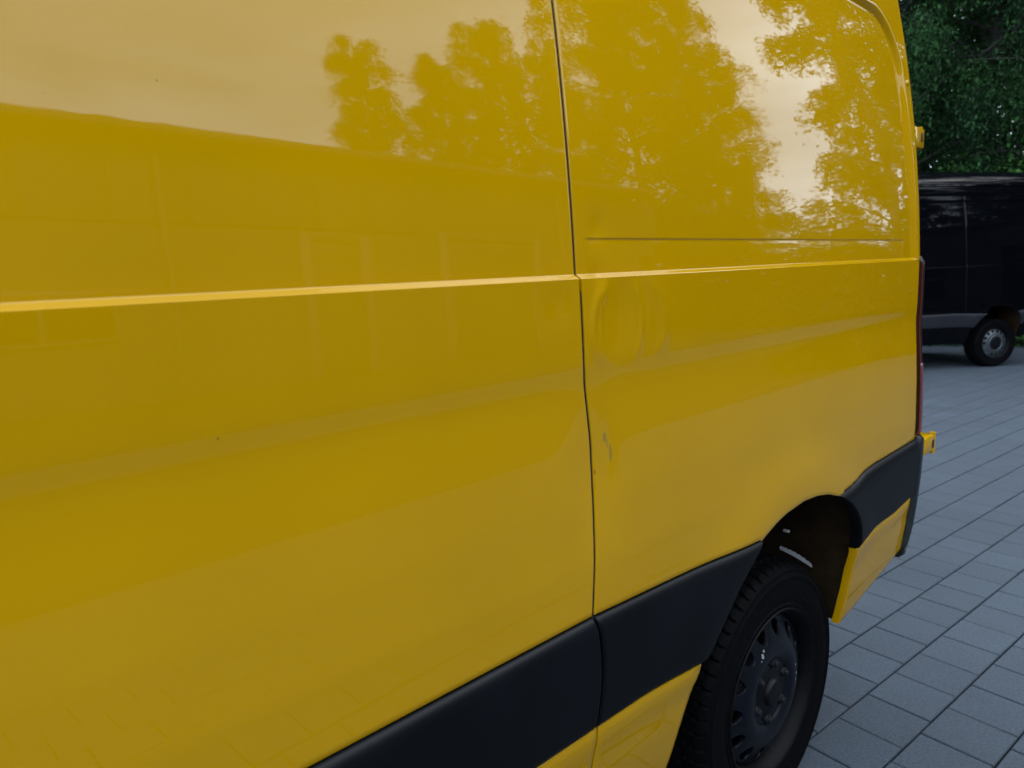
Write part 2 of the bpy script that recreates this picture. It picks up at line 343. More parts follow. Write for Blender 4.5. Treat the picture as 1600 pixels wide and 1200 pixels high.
def Esurf(s, z, st):
    s = np.asarray(s, float); z = np.asarray(z, float); L = led(s)
    low = np.interp(z-.016*np.clip(s, 0, 3)*smooth01((z-.9)/.3), _zz, _ee)
    dz = np.clip(z-L, 0, None); dzz = dz-st.top*.5*smooth01(dz/.9)
    outn = .04*dzz+.11*dzz*dzz
    # recessed upper panel inside a rounded frame
    x = 2.338-.062*(z-1.44)-s; y1 = (2.150+st.top)-z; r = .17
    qx, qy = r-x, r-y1
    d = np.where((qx > 0) & (qy > 0), r-np.hypot(qx, qy), np.minimum(x, y1))
    d0 = d; d = np.minimum(np.minimum(d/.014, dz/.0080), np.clip((s+.33)/.03, 0, 9))
    rec = .0112*bev(d)+.0028*np.exp(-((d0-.017)/.005)**2)*smooth01((dz-.03)/.05)+.004*np.exp(-((s-2.378)/.0030)**2)*smooth01((dz-.06)/.02)
    e = np.where(z > L, outn+rec, low)
    # flare round the wheel arch
    rr = np.hypot(s-1.56, (z-.46)*.95)
    e = e-.010*np.exp(-((rr-.42)/.085)**2)*smooth01((z-.55)/.2)*smooth01((1.25-z)/.25)
    # pressed line over the quarter panel (closed rail cover)
    zl = 1.4865+.0137*(s-.84)
    e = e+np.where(z > zl, 0, .0017*smooth01((zl-z)/.003)*np.exp(-np.clip(zl-z-.003, 0, 1)/.02))*smooth01((s-(.845+st.seam_shift))/.02)*smooth01((2.255-s)/.01)
    if st.dents:
        e = e+.0065*np.exp(-((s-.845)/.055)**2-((z-1.10)/.10)**2)
        e = e+.0030*np.exp(-((s-.925)/.040)**2-((z-1.36)/.055)**2)*smooth01((led(s)+.012-z)/.02)
        e = e-.0030*np.exp(-((np.hypot((s-.95)/.098, (z-1.34)/.100)-1)/.075)**2)*smooth01((L-z)/.03)*smooth01((z-1.27)/.04)
        e = e-.0019*np.exp(-((np.hypot((s-.925)/.055, (z-1.345)/.085)-1)/.09)**2)*smooth01((L-z)/.03)*smooth01((z-1.27)/.04)
        e = e+.0015*np.exp(-((s-.775)/.03)**2-((z-1.385)/.03)**2)
        e = e+.0009*np.exp(-((s-.887)/.012)**2-((z-1.145)/.04)**2)
        e = e+.0022*np.exp(-((s-.885)/.02)**2-((z-(zl+.018))/.02)**2)
        e = e+.0018*np.exp(-((s-.872)/.02)**2-((z-L-.006)/.012)**2)
    # plan curvature towards the rear and the rear corner
    e = e+.0028*np.clip((s-1.9)/.45, 0, 2)**2
    c = np.clip(s-S_REAR, 0, .0699); e = e+.07-np.sqrt(.07**2-c*c)
    # front of the van narrows
    f = np.clip((-1.5-s)/1.05, 0, 1.0); e = e+.26*f**2.6
    return e
def to_xyz(s, e, z, side):
    y = e if side == 0 else W_-e
    return np.stack([s, y, z], -1)
def fold_grid(S, E, Z, side, mb, edges='lrbt', depth=.022, rad=.0011):
    """sheet of points S,E,Z [row (up)][col]; folds the chosen borders inward like hemmed sheet metal"""
    def ext(S, E, Z):
        rows = []
        return S, E, Z
    def addcol(S, E, Z, left):
        k = 0 if left else -1; sg = -1 if left else 1
        s0, e0, z0 = S[:, k], E[:, k], Z[:, k]
        c1 = (s0+sg*rad*.6, e0+rad*.45, z0); c2 = (s0+sg*rad, e0+rad*1.3, z0); c3 = (s0+sg*rad, e0+depth, z0)
        cols = [c1, c2, c3]
        if left:
            st = [np.stack([c[i] for c in cols[::-1]], 1) for i in range(3)]
            return [np.hstack([st[i], a]) for i, a in enumerate((S, E, Z))]
        st = [np.stack([c[i] for c in cols], 1) for i in range(3)]
        return [np.hstack([a, st[i]]) for i, a in enumerate((S, E, Z))]
    def addrow(S, E, Z, bottom):
        k = 0 if bottom else -1; sg = -1 if bottom else 1
        s0, e0, z0 = S[k], E[k], Z[k]
        rws = [(s0, e0+rad*.45, z0+sg*rad*.6), (s0, e0+rad*1.3, z0+sg*rad), (s0, e0+depth, z0+sg*rad)]
        if bottom:
            st = [np.stack([r[i] for r in rws[::-1]], 0) for i in range(3)]
            return [np.vstack([st[i], a]) for i, a in enumerate((S, E, Z))]
        st = [np.stack([r[i] for r in rws], 0) for i in range(3)]
        return [np.vstack([a, st[i]]) for i, a in enumerate((S, E, Z))]
    if 'l' in edges: S, E, Z = addcol(S, E, Z, True)
    if 'r' in edges: S, E, Z = addcol(S, E, Z, False)
    if 'b' in edges: S, E, Z = addrow(S, E, Z, True)
    if 't' in edges: S, E, Z = addrow(S, E, Z, False)
    mb.grid(list(to_xyz(S, E, Z, side)))
    return mb
def spaced(a, b, step, fine=()):
    """parameter values 0..1 between a and b with finer steps in the intervals given"""
    xs = list(np.arange(a, b, step))
    for f0, f1, fs in fine:
        if f1 <= a or f0 >= b: continue
        xs = [x for x in xs if not (f0 <= x <= f1)]+list(np.arange(max(f0, a), min(f1, b), fs))
    xs = sorted(set([round(x, 5) for x in xs if x < b-1e-4]+[a, b]))
    return (np.array(xs)-a)/(b-a)
def sheet(st, sL, sR, zB, zT, u, v, proud=None):
    """sL,sR functions of z; zB,zT functions of s; returns S,E,Z"""
    s0 = sL(np.array(1.0)); s1 = sR(np.array(1.0))
    V, U = np.meshgrid(v, u, indexing='ij')
    S = s0+U*(s1-s0)
    for _ in range(8):
        b, t = zB(S), zT(S); Z = b+V*(t-b)
        l, r = sL(Z), sR(Z); S = l+U*(r-l)
    Z = zB(S)+V*(zT(S)-zB(S))
    return S, Z
def body_panel(st, side, sL, sR, zB, ztop, step, fine=(), sref=None, edges='lrb', nl=None, q=1.0):
    """full height panel: lower skin, ledge, upper skin in one sheet"""
    a, b = sref; u = spaced(a, b, step, fine)
    nl = nl or int(max(12, .58/(.009*q)))
    zl_of = lambda s: led(s)
    S1, Z1 = sheet(st, sL, sR, zB, lambda s: led(s)-.0006, u, np.linspace(0, 1, nl))
    parts = [(S1, Z1)]
    for dz in (.0006, .0014, .0030, .0055,   .0068, .0078, .0083, .0092, .013, .026):
        Sx = sL(led(a)+dz)+u*(sR(led(a)+dz)-sL(led(a)+dz)); parts.append((Sx[None], (led(Sx)+dz)[None]))
    zs = sorted(set(list(np.round(np.concatenate([np.arange(1.470, 1.94, .012*q), np.arange(1.94, ztop, .006*q)]), 4))+[ztop]))
    for z in zs:
        # rows run parallel to the ledge low down and level higher up
        k = max(0, 1-(z-1.47)/.10)
        base = z
        Sx = sL(np.array(z))+u*(sR(np.array(z))-sL(np.array(z)))
        zz = base+k*(led(Sx)-led(.84)) if True else base
        parts.append((Sx[None], (zz*np.ones_like(Sx))[None]))
        if abs(z-1.482) < .0061*q+1e-9 and b > .86:
            for dz in (-.010, -.007, -.005, -.0035, -.002, -.001, 0, .001, .002, .0035, .005, .007, .010):
                parts.append((Sx[None], (1.4865+.0137*(Sx-.84)+dz)[None]))
    S = np.vstack([p[0] for p in parts]); Z = np.vstack([p[1] for p in parts])
    # keep rows in rising order (the pressed line adds rows between the others)
    o = np.argsort(Z[:, Z.shape[1]//2], kind='stable'); S = S[o]; Z = Z[o]
    Z = np.maximum.accumulate(Z, axis=0)
    E = Esurf(S, Z, st)
    return fold_grid(S, E, Z, side, MB(), edges)
def moulding(st, side, sL, sR, zB, zT, sref, m, name, parent, off, proud=.013, step=.02, ends='lr'):
    u = spaced(*sref, step, [(sref[0], sref[0]+.03, .004), (sref[1]-.03, sref[1], .004)])
    v = np.array([0, .012, .03, .06, .10, .2, .35, .5, .65, .8, .88, .93, .96, .98, .992, 1])
    h = np.array([-.010, .003, .0075, .0105, .0125, .013, .0135, .0135, .0135, .0132, .0122, .0102, .0075, .0045, .001, -.010])*proud/.013
    S, Z = sheet(st, sL, sR, zB, zT, u, v)
    E = Esurf(S, Z, st)-h[:, None]
    E = np.minimum(E, Esurf(S, Z, st)+.010)
    return fold_grid(S, E, Z, side, MB(), ends, depth=.03, rad=.004).build(name, m, parent, off)

# ---- wheels
TYR_R = .343
def make_tyre_mesh(nA=480):
    """radial tyre with grooved tread; axis is local y, outer face at y = 0 (towards -y)"""
    wd = .225; mb = MB()
    prof = [(.212, .012), (.222, .005), (.232, .0035), (.236, .0065), (.245, .004), (.262, .001), (.266, .0006), (.268, .0005), (.271, .0003), (.275, .0001), (.278, 0), (.280, -.0002), (.285, -.0005), (.300, .001), (.3035, -.0012), (.307, -.0012), (.310, .0015), (.318, .004), (.3205, .0025), (.3235, .003), (.3255, .0065), (.331, .013), (.3365, .021)]
    ny = 37
    ty = np.linspace(.028, wd-.028, ny)
    full = prof+[(TYR_R-.0045*((y-wd/2)/(wd/2-.028))**2, y) for y in ty]+[(r, wd-y) for r, y in prof[::-1]]
    P = []
    n0 = len(prof)
    for r_i, (r, y) in enumerate(full):
        row = []
        for k in range(nA):
            rr = r; ph = k/nA
            yy = abs(y-wd/2)
            if r > .3275:
                g = 0
                for yc in (.018, .052):
                    if abs(yy-yc) < .0042: g = max(g, .0075)
                q = (ph*60+(.35*math.sin(y*70) if yy < .05 else .5*y/.1)) % 1.0
                if q < .17 and (yy > .058 or .02 < yy < .05): g = max(g, .0065)
                q2 = (ph*300+2*math.sin(y*120)) % 1.0
                rr -= g
            yo = y
            if .2665 < r < .2795 and (k//3) % 2 == 0 and (k//40) % 3 != 2 and math.sin(k//3*12.9898)*43758 % 1 > .25: yo = y-.0009 if y < .1 else y+.0009
            a = 2*math.pi*ph
            row.append((rr*math.cos(a), yo, rr*math.sin(a)))
        P.append(row)
    mb.grid(P, close_v=True)
    return mb
def make_rim_mesh(nh=14, cap_r=.085):
    """pressed steel disc with a ring of oval vents, and the barrel behind it"""
    mb = MB(); NS = 64
    # barrel and flange
    br = MB(); br.lathe([(.214, .200), (.205, .195), (.190, .17), (.188, .10), (.192, .062), (.203, .034), (.207, .022), (.213, .014), (.2205, .0085), (.2235, .0035), (.2215, .0005), (.2175, .0020), (.2140, .0065), (.2060, .018), (.2015, .028), (.1985, .045), (.1965, .058)], NS*2)
    # disc: y as a function of radius (dished: vents sit on the sloping cone)
    def yd(r): return float(np.interp(r, [.0, .062, .083, .090, .100, .112, .124, .136, .150, .165, .180, .192, .1975], [.020, .020, .018, .012, .007, .005, .006, .009, .015, .022, .030, .034, .036]))
    rin, rout = .138, .192
    # inner part of the disc
    rs = [.060, .070, .083, .0865, .090, .095, .100, .106, .112, .118, .124, .130, .134, rin]
    mb.grid([[(r*math.cos(2*math.pi*k/(nh*8)), yd(r), r*math.sin(2*math.pi*k/(nh*8))) for k in range(nh*8)] for r in rs], close_v=True)
    mb.grid([[(r*math.cos(2*math.pi*k/(nh*8)), yd(r), r*math.sin(2*math.pi*k/(nh*8))) for k in range(nh*8)] for r in (rout, .195, .1975)], close_v=True)
    # each sector: ring between its border and the oval vent, with a turned-in lip
    n = 32; aw = 2*math.pi/nh
    for h in range(nh):
        a0 = h*aw; loops = []
        bord = []
        for k in range(n):
            if k < 8: p = (-.5+k/8, 0)
            elif k < 16: p = (.5, (k-8)/8)
            elif k < 24: p = (.5-(k-16)/8, 1)
            else: p = (-.5, 1-(k-24)/8)
            bord.append((rin+p[1]*(rout-rin), a0+p[0]*aw))
        rc, ac = (rin+rout)/2+.001, a0
        oval = []
        for k in range(n):
            t = math.atan2((bord[k][0]-rc)/(rout-rin), (bord[k][1]-a0)/aw)
            oval.append((rc+.0212*math.sin(t), ac+.0190*math.cos(t)/rc*(1.0+.15*math.sin(t))))
        mid = [((b[0]+2*o[0])/3, (b[1]+2*o[1])/3) for b, o in zip(bord, oval)]
        cyl = lambda L, dy: [(r*math.cos(a), yd(r)+dy, r*math.sin(a)) for r, a in L]
        mb.grid([cyl(bord, 0), cyl(mid, 0), cyl(oval, .0008), cyl([(rc+(r-rc)*.93, ac+(a-ac)*.93) for r, a in oval], .005), cyl([(rc+(r-rc)*.93, ac+(a-ac)*.93) for r, a in oval], .010)], close_v=True)
    mb.barrel = br; return mb
def make_hub_mesh(r=.062):
    mb = MB()
    mb.lathe([(.0001, .001), (.020, .001), (.032, .0025), (.036, .007), (.037, .013), (.045, .0155), (.060, .0165), (.066, .020), (.066, .031)], 40)
    return mb
_wm = {}
def wheel(parent, loc, rim_m, side, hero=False, silver=False):
    """wheel > tyre, rim (> wheel_bolt), hub_cap; axis along y, outer face towards -y"""
    w = empty('wheel', loc, 0 if side == 0 else math.pi); w.parent = parent
    if 'tyre' not in _wm:
        t = make_tyre_mesh(); t0 = t.build('tyre', m_rubber, w); _wm['tyre'] = t0.data
        for ridge in (): pass
        rmb = make_rim_mesh(); rm = rmb.build('rim', rim_m, w, angle=35); _wm['rim'] = rm.data
        _wm['barrel'] = rmb.barrel.build('rim_barrel', m_barrel, w, angle=35).data
        hc = make_hub_mesh().build('hub_cap', m_hubcap, w); _wm['hub'] = hc.data
        bm_ = MB(); bm_.lathe([(.0001, 0), (.0065, 0), (.008, .0015), (.0085, .006), (.0125, .008), (.0135, .012), (.0135, .020)], 12); _wm['bolt'] = bm_
    else:
        for nm, key in (('tyre', 'tyre'), ('rim', 'rim'), ('hub_cap', 'hub'), ('rim_barrel', 'barrel')):
            o = bpy.data.objects.new(nm, _wm[key]); COL.objects.link(o); o.parent = w
            if nm == 'rim': rm = o
            if nm == 'hub_cap': hc = o
    if silver:
        rm.data = rm.data.copy(); rm.data.materials[0] = m_silver
        hc.data = hc.data.copy()
        big = MB(); big.lathe([(.0001, -.004), (.06, -.003), (.082, .0), (.092, .004), (.098, .01), (.098, .03)], 40)
        big.build('centre_cap', m_hubcap, w)
        ring = MB(); ring.lathe([(.093, .006), (.097, .0), (.106, -.002), (.112, .002), (.114, .014)], 48); ring.build('cap_ring', m_silver, w)
    if hero:
        bm = None
        for k in range(6):
            a = 2*math.pi*k/6+.35; p = (.0745*math.cos(a), .004, .0745*math.sin(a))
            if bm is None: bm = _wm['bolt'].build('wheel_bolt', m_bolt, w, p, angle=30)
            else:
                c = bm.copy(); COL.objects.link(c); c.location = p; c.parent = w
        # bare metal where the paint has flaked off the disc and flange
        def flake(r, a, sz, seed):
            rr = random.Random(seed); pts = []
            yy = lambda q: float(np.interp(q, [.112, .124, .136, .150, .165, .180, .192, .213, .2235], [.005, .006, .009, .015, .022, .030, .034, .0065, .0030]))-.0010
            for k in range(7):
                q = 2*math.pi*k/7; d = sz*rr.uniform(.35, 1); r2 = r+d*math.sin(q); a2 = a+d*math.cos(q)/r
                pts.append((r2*math.cos(a2), yy(r2), r2*math.sin(a2)))
            MB().add(pts, [tuple(range(7))]).build('paint_chip', m_chip, w, smooth=False)
        for (r, a, sz) in [(.137, 2.02, .0075), (.143, 1.93, .004), (.132, 2.10, .004), (.118, .28, .004), (.120, .05, .0055), (.117, -.10, .0045), (.119, -.18, .003),
                           (.2195, -.55, .004), (.2195, -.65, .003), (.2200, -.78, .0045), (.2195, -.9, .003), (.2195, -1.02, .0045), (.2195, -1.2, .005), (.2195, -1.6, .004), (.2195, -1.72, .003)]:
            flake(r, a, sz, int(a*1000))
    return w

def make_van(root, st, pm, hero):
    """every part of one panel van, under its root (body axes, origin under the middle of the body)"""
    OFF = (-.2, -W_/2, 0)
    q = 1.0 if hero else 2.2
    step = .012*q
    zt = 2.215+st.top
    fine = [(2.08, 2.40, .0026*q), (S_REAR, 2.42, .003*q), (.80+st.seam_shift, 1.0+st.seam_shift, .004*q if hero else .02)]
    sR_low = 2.372
    def quarter_zB(s):
        m_ = mt(s, st)+.0035
        return np.where((s > 1.37) & (s < 1.80), np.maximum(arch_top(s), m_-.01), m_)
    def sRq(z):
        z = np.asarray(z, float)
        return np.interp(z, [.5, .895, .925, 3], [2.3665, 2.3665, 2.4145, 2.4145])
    for side in (0, 1):
        sd = st if (side == 0) else make_style(top=st.top, mz=st.mz, kink=False)
        qq = q if side == 0 else 3.0
        stp = step if side == 0 else .04
        fn = fine if side == 0 else [(2.2, 2.42, .012)]
        sm = lambda z: seam(z, sd)
        body_panel(sd, side, lambda z: sm(z)+.0040, sRq, quarter_zB, zt, stp, fn, (.83+sd.seam_shift, 2.41), 'lrb', q=qq).build('quarter_panel', pm, root, OFF, angle=45)
        body_panel(sd, side, lambda z: np.full_like(np.asarray(z, float), -.30), lambda z: sm(z)-.0040, lambda s: mt(s, sd)+.0035, zt, stp, fn, (-.30, .82+sd.seam_shift), 'lrb', q=qq).build('side_panel', pm, root, OFF, angle=45)
        # dark cavity behind the gap between the panels
        zs = np.linspace(.36, zt, 60); c = MB()
        c.grid([to_xyz(np.array([sm(z)-.0039, sm(z)+.0039]), np.array([Esurf(sm(z), z, sd)]*2)+.0028, np.array([z, z]), side) for z in zs])
        c.build('door_seal', m_inner, root, OFF)
        zs2 = np.linspace(.36, zt, 30); c = MB()
        c.grid([to_xyz(np.array([-.34, -.27]), np.array([Esurf(-.30, z, sd)]*2)+.020, np.array([z, z]), side) for z in zs2])
        c.build('door_seal', m_inner, root, OFF)
        # mouldings
        g = lambda z: .0075+.011*np.sin(np.pi*np.clip((z-.640)/.21, 0, 1))
        msl = lambda z: sm(.857)+.001+g(z)
        moulding(sd, side, lambda z: np.full_like(np.asarray(z, float), -.295), lambda z: msl(z)-.0125, lambda s: mbz(s, sd), lambda s: mt(s, sd), (-.295, .82+sd.seam_shift), (m_trim if hero else m_trimg), 'side_moulding', root, OFF)
        moulding(sd, side, msl, lambda z: arch_front(np.asarray(z)+sd.mz)-.001, lambda s: mbz(s, sd), lambda s: mt(s, sd), (.845+sd.seam_shift, 1.28), (m_trim if hero else m_trimg), 'side_moulding', root, OFF, step=.012)
        moulding(sd, side, lambda z: arch_rear(z)+.001, lambda z: np.full_like(np.asarray(z, float), 2.368), lambda s: mbz(s, sd), lambda s: mt(s, sd), (1.93, 2.368), (m_trim if hero else m_trimg), 'side_moulding', root, OFF, step=.01)
        # dark channel behind the mouldings
        for a_, b_ in ((-.3, 1.10), (1.985, 2.37)):
            ss = np.linspace(a_, b_, 40)
            MB().grid([to_xyz(np.full(2, s), np.array([Esurf(s, z, sd) for z in (mbz(s, sd)-.03, mt(s, sd)+.02)])+.018, np.array([mbz(s, sd)-.03, mt(s, sd)+.02]), side) for s in ss]).build('moulding_channel', m_inner, root, OFF)
        # lower sills
        def sill(nm, sL, sR, zB, ref, edges):
            u = spaced(*ref, .015); S, Z = sheet(sd, sL, sR, zB, lambda s: mbz(s, sd)-.002, u, np.linspace(0, 1, 18))
            E = Esurf(S, Z, sd)-.004*np.exp(-((Z-mbz(S, sd)+.02)/.03)**2)
            fold_grid(S, E, Z, side, MB(), edges).build(nm, pm, root, OFF)
        ss_ = lambda z: seam(np.minimum(np.asarray(z, float), .62), sd)
        sill('sill_panel', lambda z: np.full_like(np.asarray(z, float), -.295), lambda z: ss_(z)-.004, lambda s: 0*s+.36, (-.295, .83+sd.seam_shift), 'lrbt')
        sill('sill_panel', lambda z: ss_(z)+.002, lambda z: arch_front(z), lambda s: 0*s+.36, (.84+sd.seam_shift, 1.12), 'lrbt')
        sill('rear_corner_panel', lambda z: arch_rear(z), lambda z: np.interp(z, [.4, .5, .556, .62, .70], [2.335, 2.352, 2.362, 2.368, 2.370]), lambda s: np.interp(s, [1.93, 2.0, 2.33], [.415, .432, .52]), (1.94, 2.36), 'lrbt')
        # wheel arch: turned lip and inner liner
        a_ = ARCH; S = a_[0]; Z = a_[1]-np.where(a_[1] < .9, 0, 0)
        n_s, n_z = S-1.57, Z-.50; ln = np.hypot(n_s, n_z); n_s /= ln; n_z /= ln
        E0 = Esurf(S, Z, sd)
        lay = [(.0012, .001), (0, .003), (0, .010), (.002, .013), (.010, .020), (.030, .10), (.045, .42)]
        MB().grid([to_xyz(S+n_s*k, E0+d, Z+n_z*k, side) for k, d in lay[:4]]).build('arch_lip', m_liner, root, OFF)
        MB().grid([to_xyz(S+n_s*k, E0+d, Z+n_z*k, side) for k, d in lay[3:]]).build('arch_liner', m_liner, root, OFF)
        if hero and side == 0:
            # inner wall of the wheel house with its rib, and white slivers standing in for daylight glints over the tyre
            MB().rbox(1.60, 1.98, .30, .315, .60, .93, .006).build('wheel_house_panel', m_liner, root, OFF); MB().rbox(1.10, 1.595, .40, .415, .74, .93, .006).build('wheel_house_panel', m_liner, root, OFF)
            MB().tube([(1.83, .06, .90), (1.83, .18, .86), (1.84, .30, .80)], .010, 8).build('liner_rib', m_liner, root, OFF)
            MB().tube([(1.55, .20, .60), (1.55, .20, .80)], .028, 12).build('shock_absorber', m_inner, root, OFF)
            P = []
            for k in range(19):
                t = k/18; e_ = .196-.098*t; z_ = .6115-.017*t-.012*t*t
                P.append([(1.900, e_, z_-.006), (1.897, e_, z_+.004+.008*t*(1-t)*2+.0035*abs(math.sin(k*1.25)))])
            MB().grid(P).build('daylight_sliver', m_glint, root, OFF)
            MB().rbox(1.885, 1.895, .163, .182, .668, .676, .003).build('daylight_spot', m_glint, root, OFF)  # small white block, a painted spot of daylight
        # tail lamp, wrapping the corner
        LAMP = [(2.3745, .012), (2.3745, .000), (2.378, -.0035), (2.388, -.0045), (2.402, -.001), (2.416, .007), (2.428, .021), (2.434, .040), (2.434, .09)]
        LENS = [(2.3765, .010), (2.3765, -.003), (2.380, -.007), (2.390, -.0075), (2.406, -.003), (2.420, .006), (2.430, .019), (2.434, .040), (2.434, .085)]
        BUMP = [(2.3725, .015), (2.3725, -.010), (2.376, -.0145), (2.390, -.0155), (2.408, -.011), (2.428, .001), (2.446, .019), (2.458, .045), (2.460, .10)]
        def corner(z0, z1, prof, nz, nm, m, par=root, off=OFF, k0=0, k1=99):
            P = []
            for z in np.linspace(z0, z1, nz):
                eb = float(Esurf(2.34, z, sd)); t_ = (z-z0)/(z1-z0)
                fall = float(np.interp(z, [.50, .53, .56, .62, .70, .78, .86, .9, 1.0], [-.090, -.066, -.048, -.022, -.006, -.001, 0, 0, 0]))
                en = .010*max(0, 1-min(t_, 1-t_)/.03)
                P.append([to_xyz(np.array(max(x+fall*min(1, max(0, (x-2.365)/.05)) if m is not m_bumper else x+fall*max(0, min(1, (x-2.36)/.06)), 2.30)), np.array(eb+d+en), np.array(z), side) for x, d in prof[k0:k1]])
            return MB().grid(P).build(nm, m, par, off)
        lamp = corner(.898, 1.4575, LAMP, 30, 'tail_lamp', m_lampd)
        corner(.900, 1.135, LENS, 26, 'lower_lens', m_lampr, lamp, (0, 0, 0))
        MB().tube([to_xyz(np.array(2.3745), np.array(float(Esurf(2.34, z, sd))-.0035), np.array(z), side) for z in np.linspace(.905, 1.44, 16)], .0016, 6).build('lens_edge', m_lampe, lamp, (0, 0, 0))
        corner(.50, .897, BUMP, 34, 'bumper_corner', m_bumper)
        # hinges of the rear door
        for z in (.856, 1.828):
            e = float(Esurf(2.33, z, sd))
            h = MB(); y0, y1 = (e+.022, e+.085) if z > 1 else (e-.014, e+.034)
            if side: y0, y1 = W_-y1, W_-y0
            xe = 2.512 if z < 1 else 2.510
            h.rbox(2.40, xe, y0, y1, z-(.034 if z > 1 else .027), z+.028, .006)
            hg = h.build('hinge', pm, root, OFF)
            yc = (y0+y1)/2
            MB().tube([(xe-.008, yc-.016 if side == 0 else yc+.016, z-.036), (xe-.008, yc-.016 if side == 0 else yc+.016, z+.034)], .0095, 10).build('hinge_pin', pm, hg, (0, 0, 0))
            MB().rbox(xe-.034, xe-.018, y0-.0015 if side == 0 else y1-.001, y0+.001 if side == 0 else y1+.0015, z-.014, z+.012, .0006).build('hinge_recess_shade', m_liner, hg, (0, 0, 0))  # dark plate on the hinge that paints in the shade of a recess
        # cab: door, window, wing
        ztc = lambda s: np.interp(s, [-2.6, -2.35, -1.72, -.95, -.3], [1.02, 1.10, 1.30, 2.16+st.top*.8, zt])
        fa = lambda s: np.where(np.abs(s+1.6) < .44, .46+np.sqrt(np.clip(.44**2-(s+1.6)**2, 0, None)), .40)
        u = spaced(-1.25, -.305, .03); S, Z = sheet(sd, lambda z: np.full_like(np.asarray(z, float), -1.25), lambda z: np.full_like(np.asarray(z, float), -.307), fa, ztc, u, np.linspace(0, 1, 50))
        dr = fold_grid(S, Esurf(S, Z, sd), Z, side, MB(), 'lrbt').build('cab_door', pm, root, OFF)
        u = np.linspace(0, 1, 14); S, Z = sheet(sd, lambda z: np.full_like(np.asarray(z, float), -1.20), lambda z: np.full_like(np.asarray(z, float), -.40), lambda s: led(s)+.05, lambda s: ztc(s)-.13, u, np.linspace(0, 1, 14))
        fold_grid(S, Esurf(S, Z, sd)-.004, Z, side, MB(), 'lrbt', depth=.02).build('door_window', m_glass, dr, (0, 0, 0))
        yh = -.012 if side == 0 else W_-.022
        MB().rbox(-.52, -.36, yh, yh+.034, 1.17, 1.20, .008).build('door_handle', m_trim, dr, (0, 0, 0))
        u = spaced(-2.55, -1.258, .03, [(-2.06, -1.95, .01), (-1.3, -1.25, .01)]); S, Z = sheet(sd, lambda z: np.full_like(np.asarray(z, float), -2.55), lambda z: np.full_like(np.asarray(z, float), -1.258), fa, ztc, u, np.linspace(0, 1, 40))
        fold_grid(S, Esurf(S, Z, sd), Z, side, MB(), 'lrbt').build('front_wing', pm, root, OFF)
        ym = -.16 if side == 0 else W_
        mr = MB().rbox(-1.30, -1.20, ym-.06 if side == 0 else ym, ym+.10 if side == 0 else ym+.22, 1.48, 1.80, .03).build('door_mirror', m_trim, root, OFF)
        MB().rbox(-1.199, -1.193, ym-.04 if side == 0 else ym+.04, ym+.08 if side == 0 else ym+.20, 1.51, 1.77, .002).build('mirror_glass', m_lampc, mr, (0, 0, 0))
        e0 = float(Esurf(-2.50, .9, sd)); yl = e0+.02
        hl = [(-2.575, yl, .78), (-2.585, yl+.30, .76), (-2.57, yl+.28, .93), (-2.48, yl+.06, 1.02), (-2.40, yl-.04, 1.0), (-2.44, yl-.03, .82)]
        MB().add([to_xyz(np.array(a), np.array(b), np.array(c), side) for a, b, c in hl]+[to_xyz(np.array(a+.05), np.array(b+.03), np.array(c), side) for a, b, c in hl], [(0,1,2,3,4,5)]+[(k, (k+1) % 6, (k+1) % 6+6, k+6) for k in range(6)]).build('headlight', m_lampc, root, OFF, angle=20)
    # bonnet, windscreen, front, roof
    def across(ss, zf, crown, nm, m, n=16, smoothz=True):
        P = []
        for s in ss:
            z = float(zf(s)); e = float(Esurf(s, z, make_style(top=st.top))); row = []
            for t in np.linspace(0, 1, n):
                c = math.sin(math.pi*t)
                row.append((s-.0*c, e+.004+t*(W_-2*e-.008), z+crown(s)*c**.8))
            P.append(row)
        return MB().grid(P).build(nm, m, root, OFF)
    ztc1 = lambda s: np.interp(s, [-2.6, -2.35, -1.72, -.95, -.3], [1.02, 1.10, 1.30, 2.16+st.top*.8, zt])
    across(np.linspace(-2.55, -1.735, 14), ztc1, lambda s: .05, 'bonnet', pm)
    across(np.linspace(-1.73, -.96, 14), lambda s: ztc1(s)-.01, lambda s: .07, 'windscreen', m_glass)
    P = []
    for z in np.linspace(.34, 1.02, 12):
        e = float(Esurf(-2.55, max(z, .5), make_style()));  P.append([(-2.555-.10*math.sin(math.pi*t)**.6-.05*(1-abs(z-.55)/.5), e+t*(W_-2*e), z) for t in np.linspace(0, 1, 20)])
    fr = MB().grid(P).build('front_panel', pm, root, OFF)
    P = [[(x-.012, y, z) for x, y, z in row] for row in P[:5]]
    MB().grid(P).build('front_bumper', m_trimg, root, OFF)
    for k in range(3): MB().rbox(-2.735, -2.70, .62, 1.37, .78+k*.07, .815+k*.07, .008).build('grille_bar', m_trim, fr, (0, 0, 0))
    # roof: side rail, gutter and crowned top, lofted lengthwise
    T = st.top; dome = 2.49+T*1.75
    sec_n = 22; ss = np.concatenate([np.linspace(-.96, -.2, 14), np.linspace(-.1, 1.75, 20), np.linspace(1.8, 2.30, 14), np.array([2.34, 2.37, 2.395, 2.41, 2.415])])
    P = []
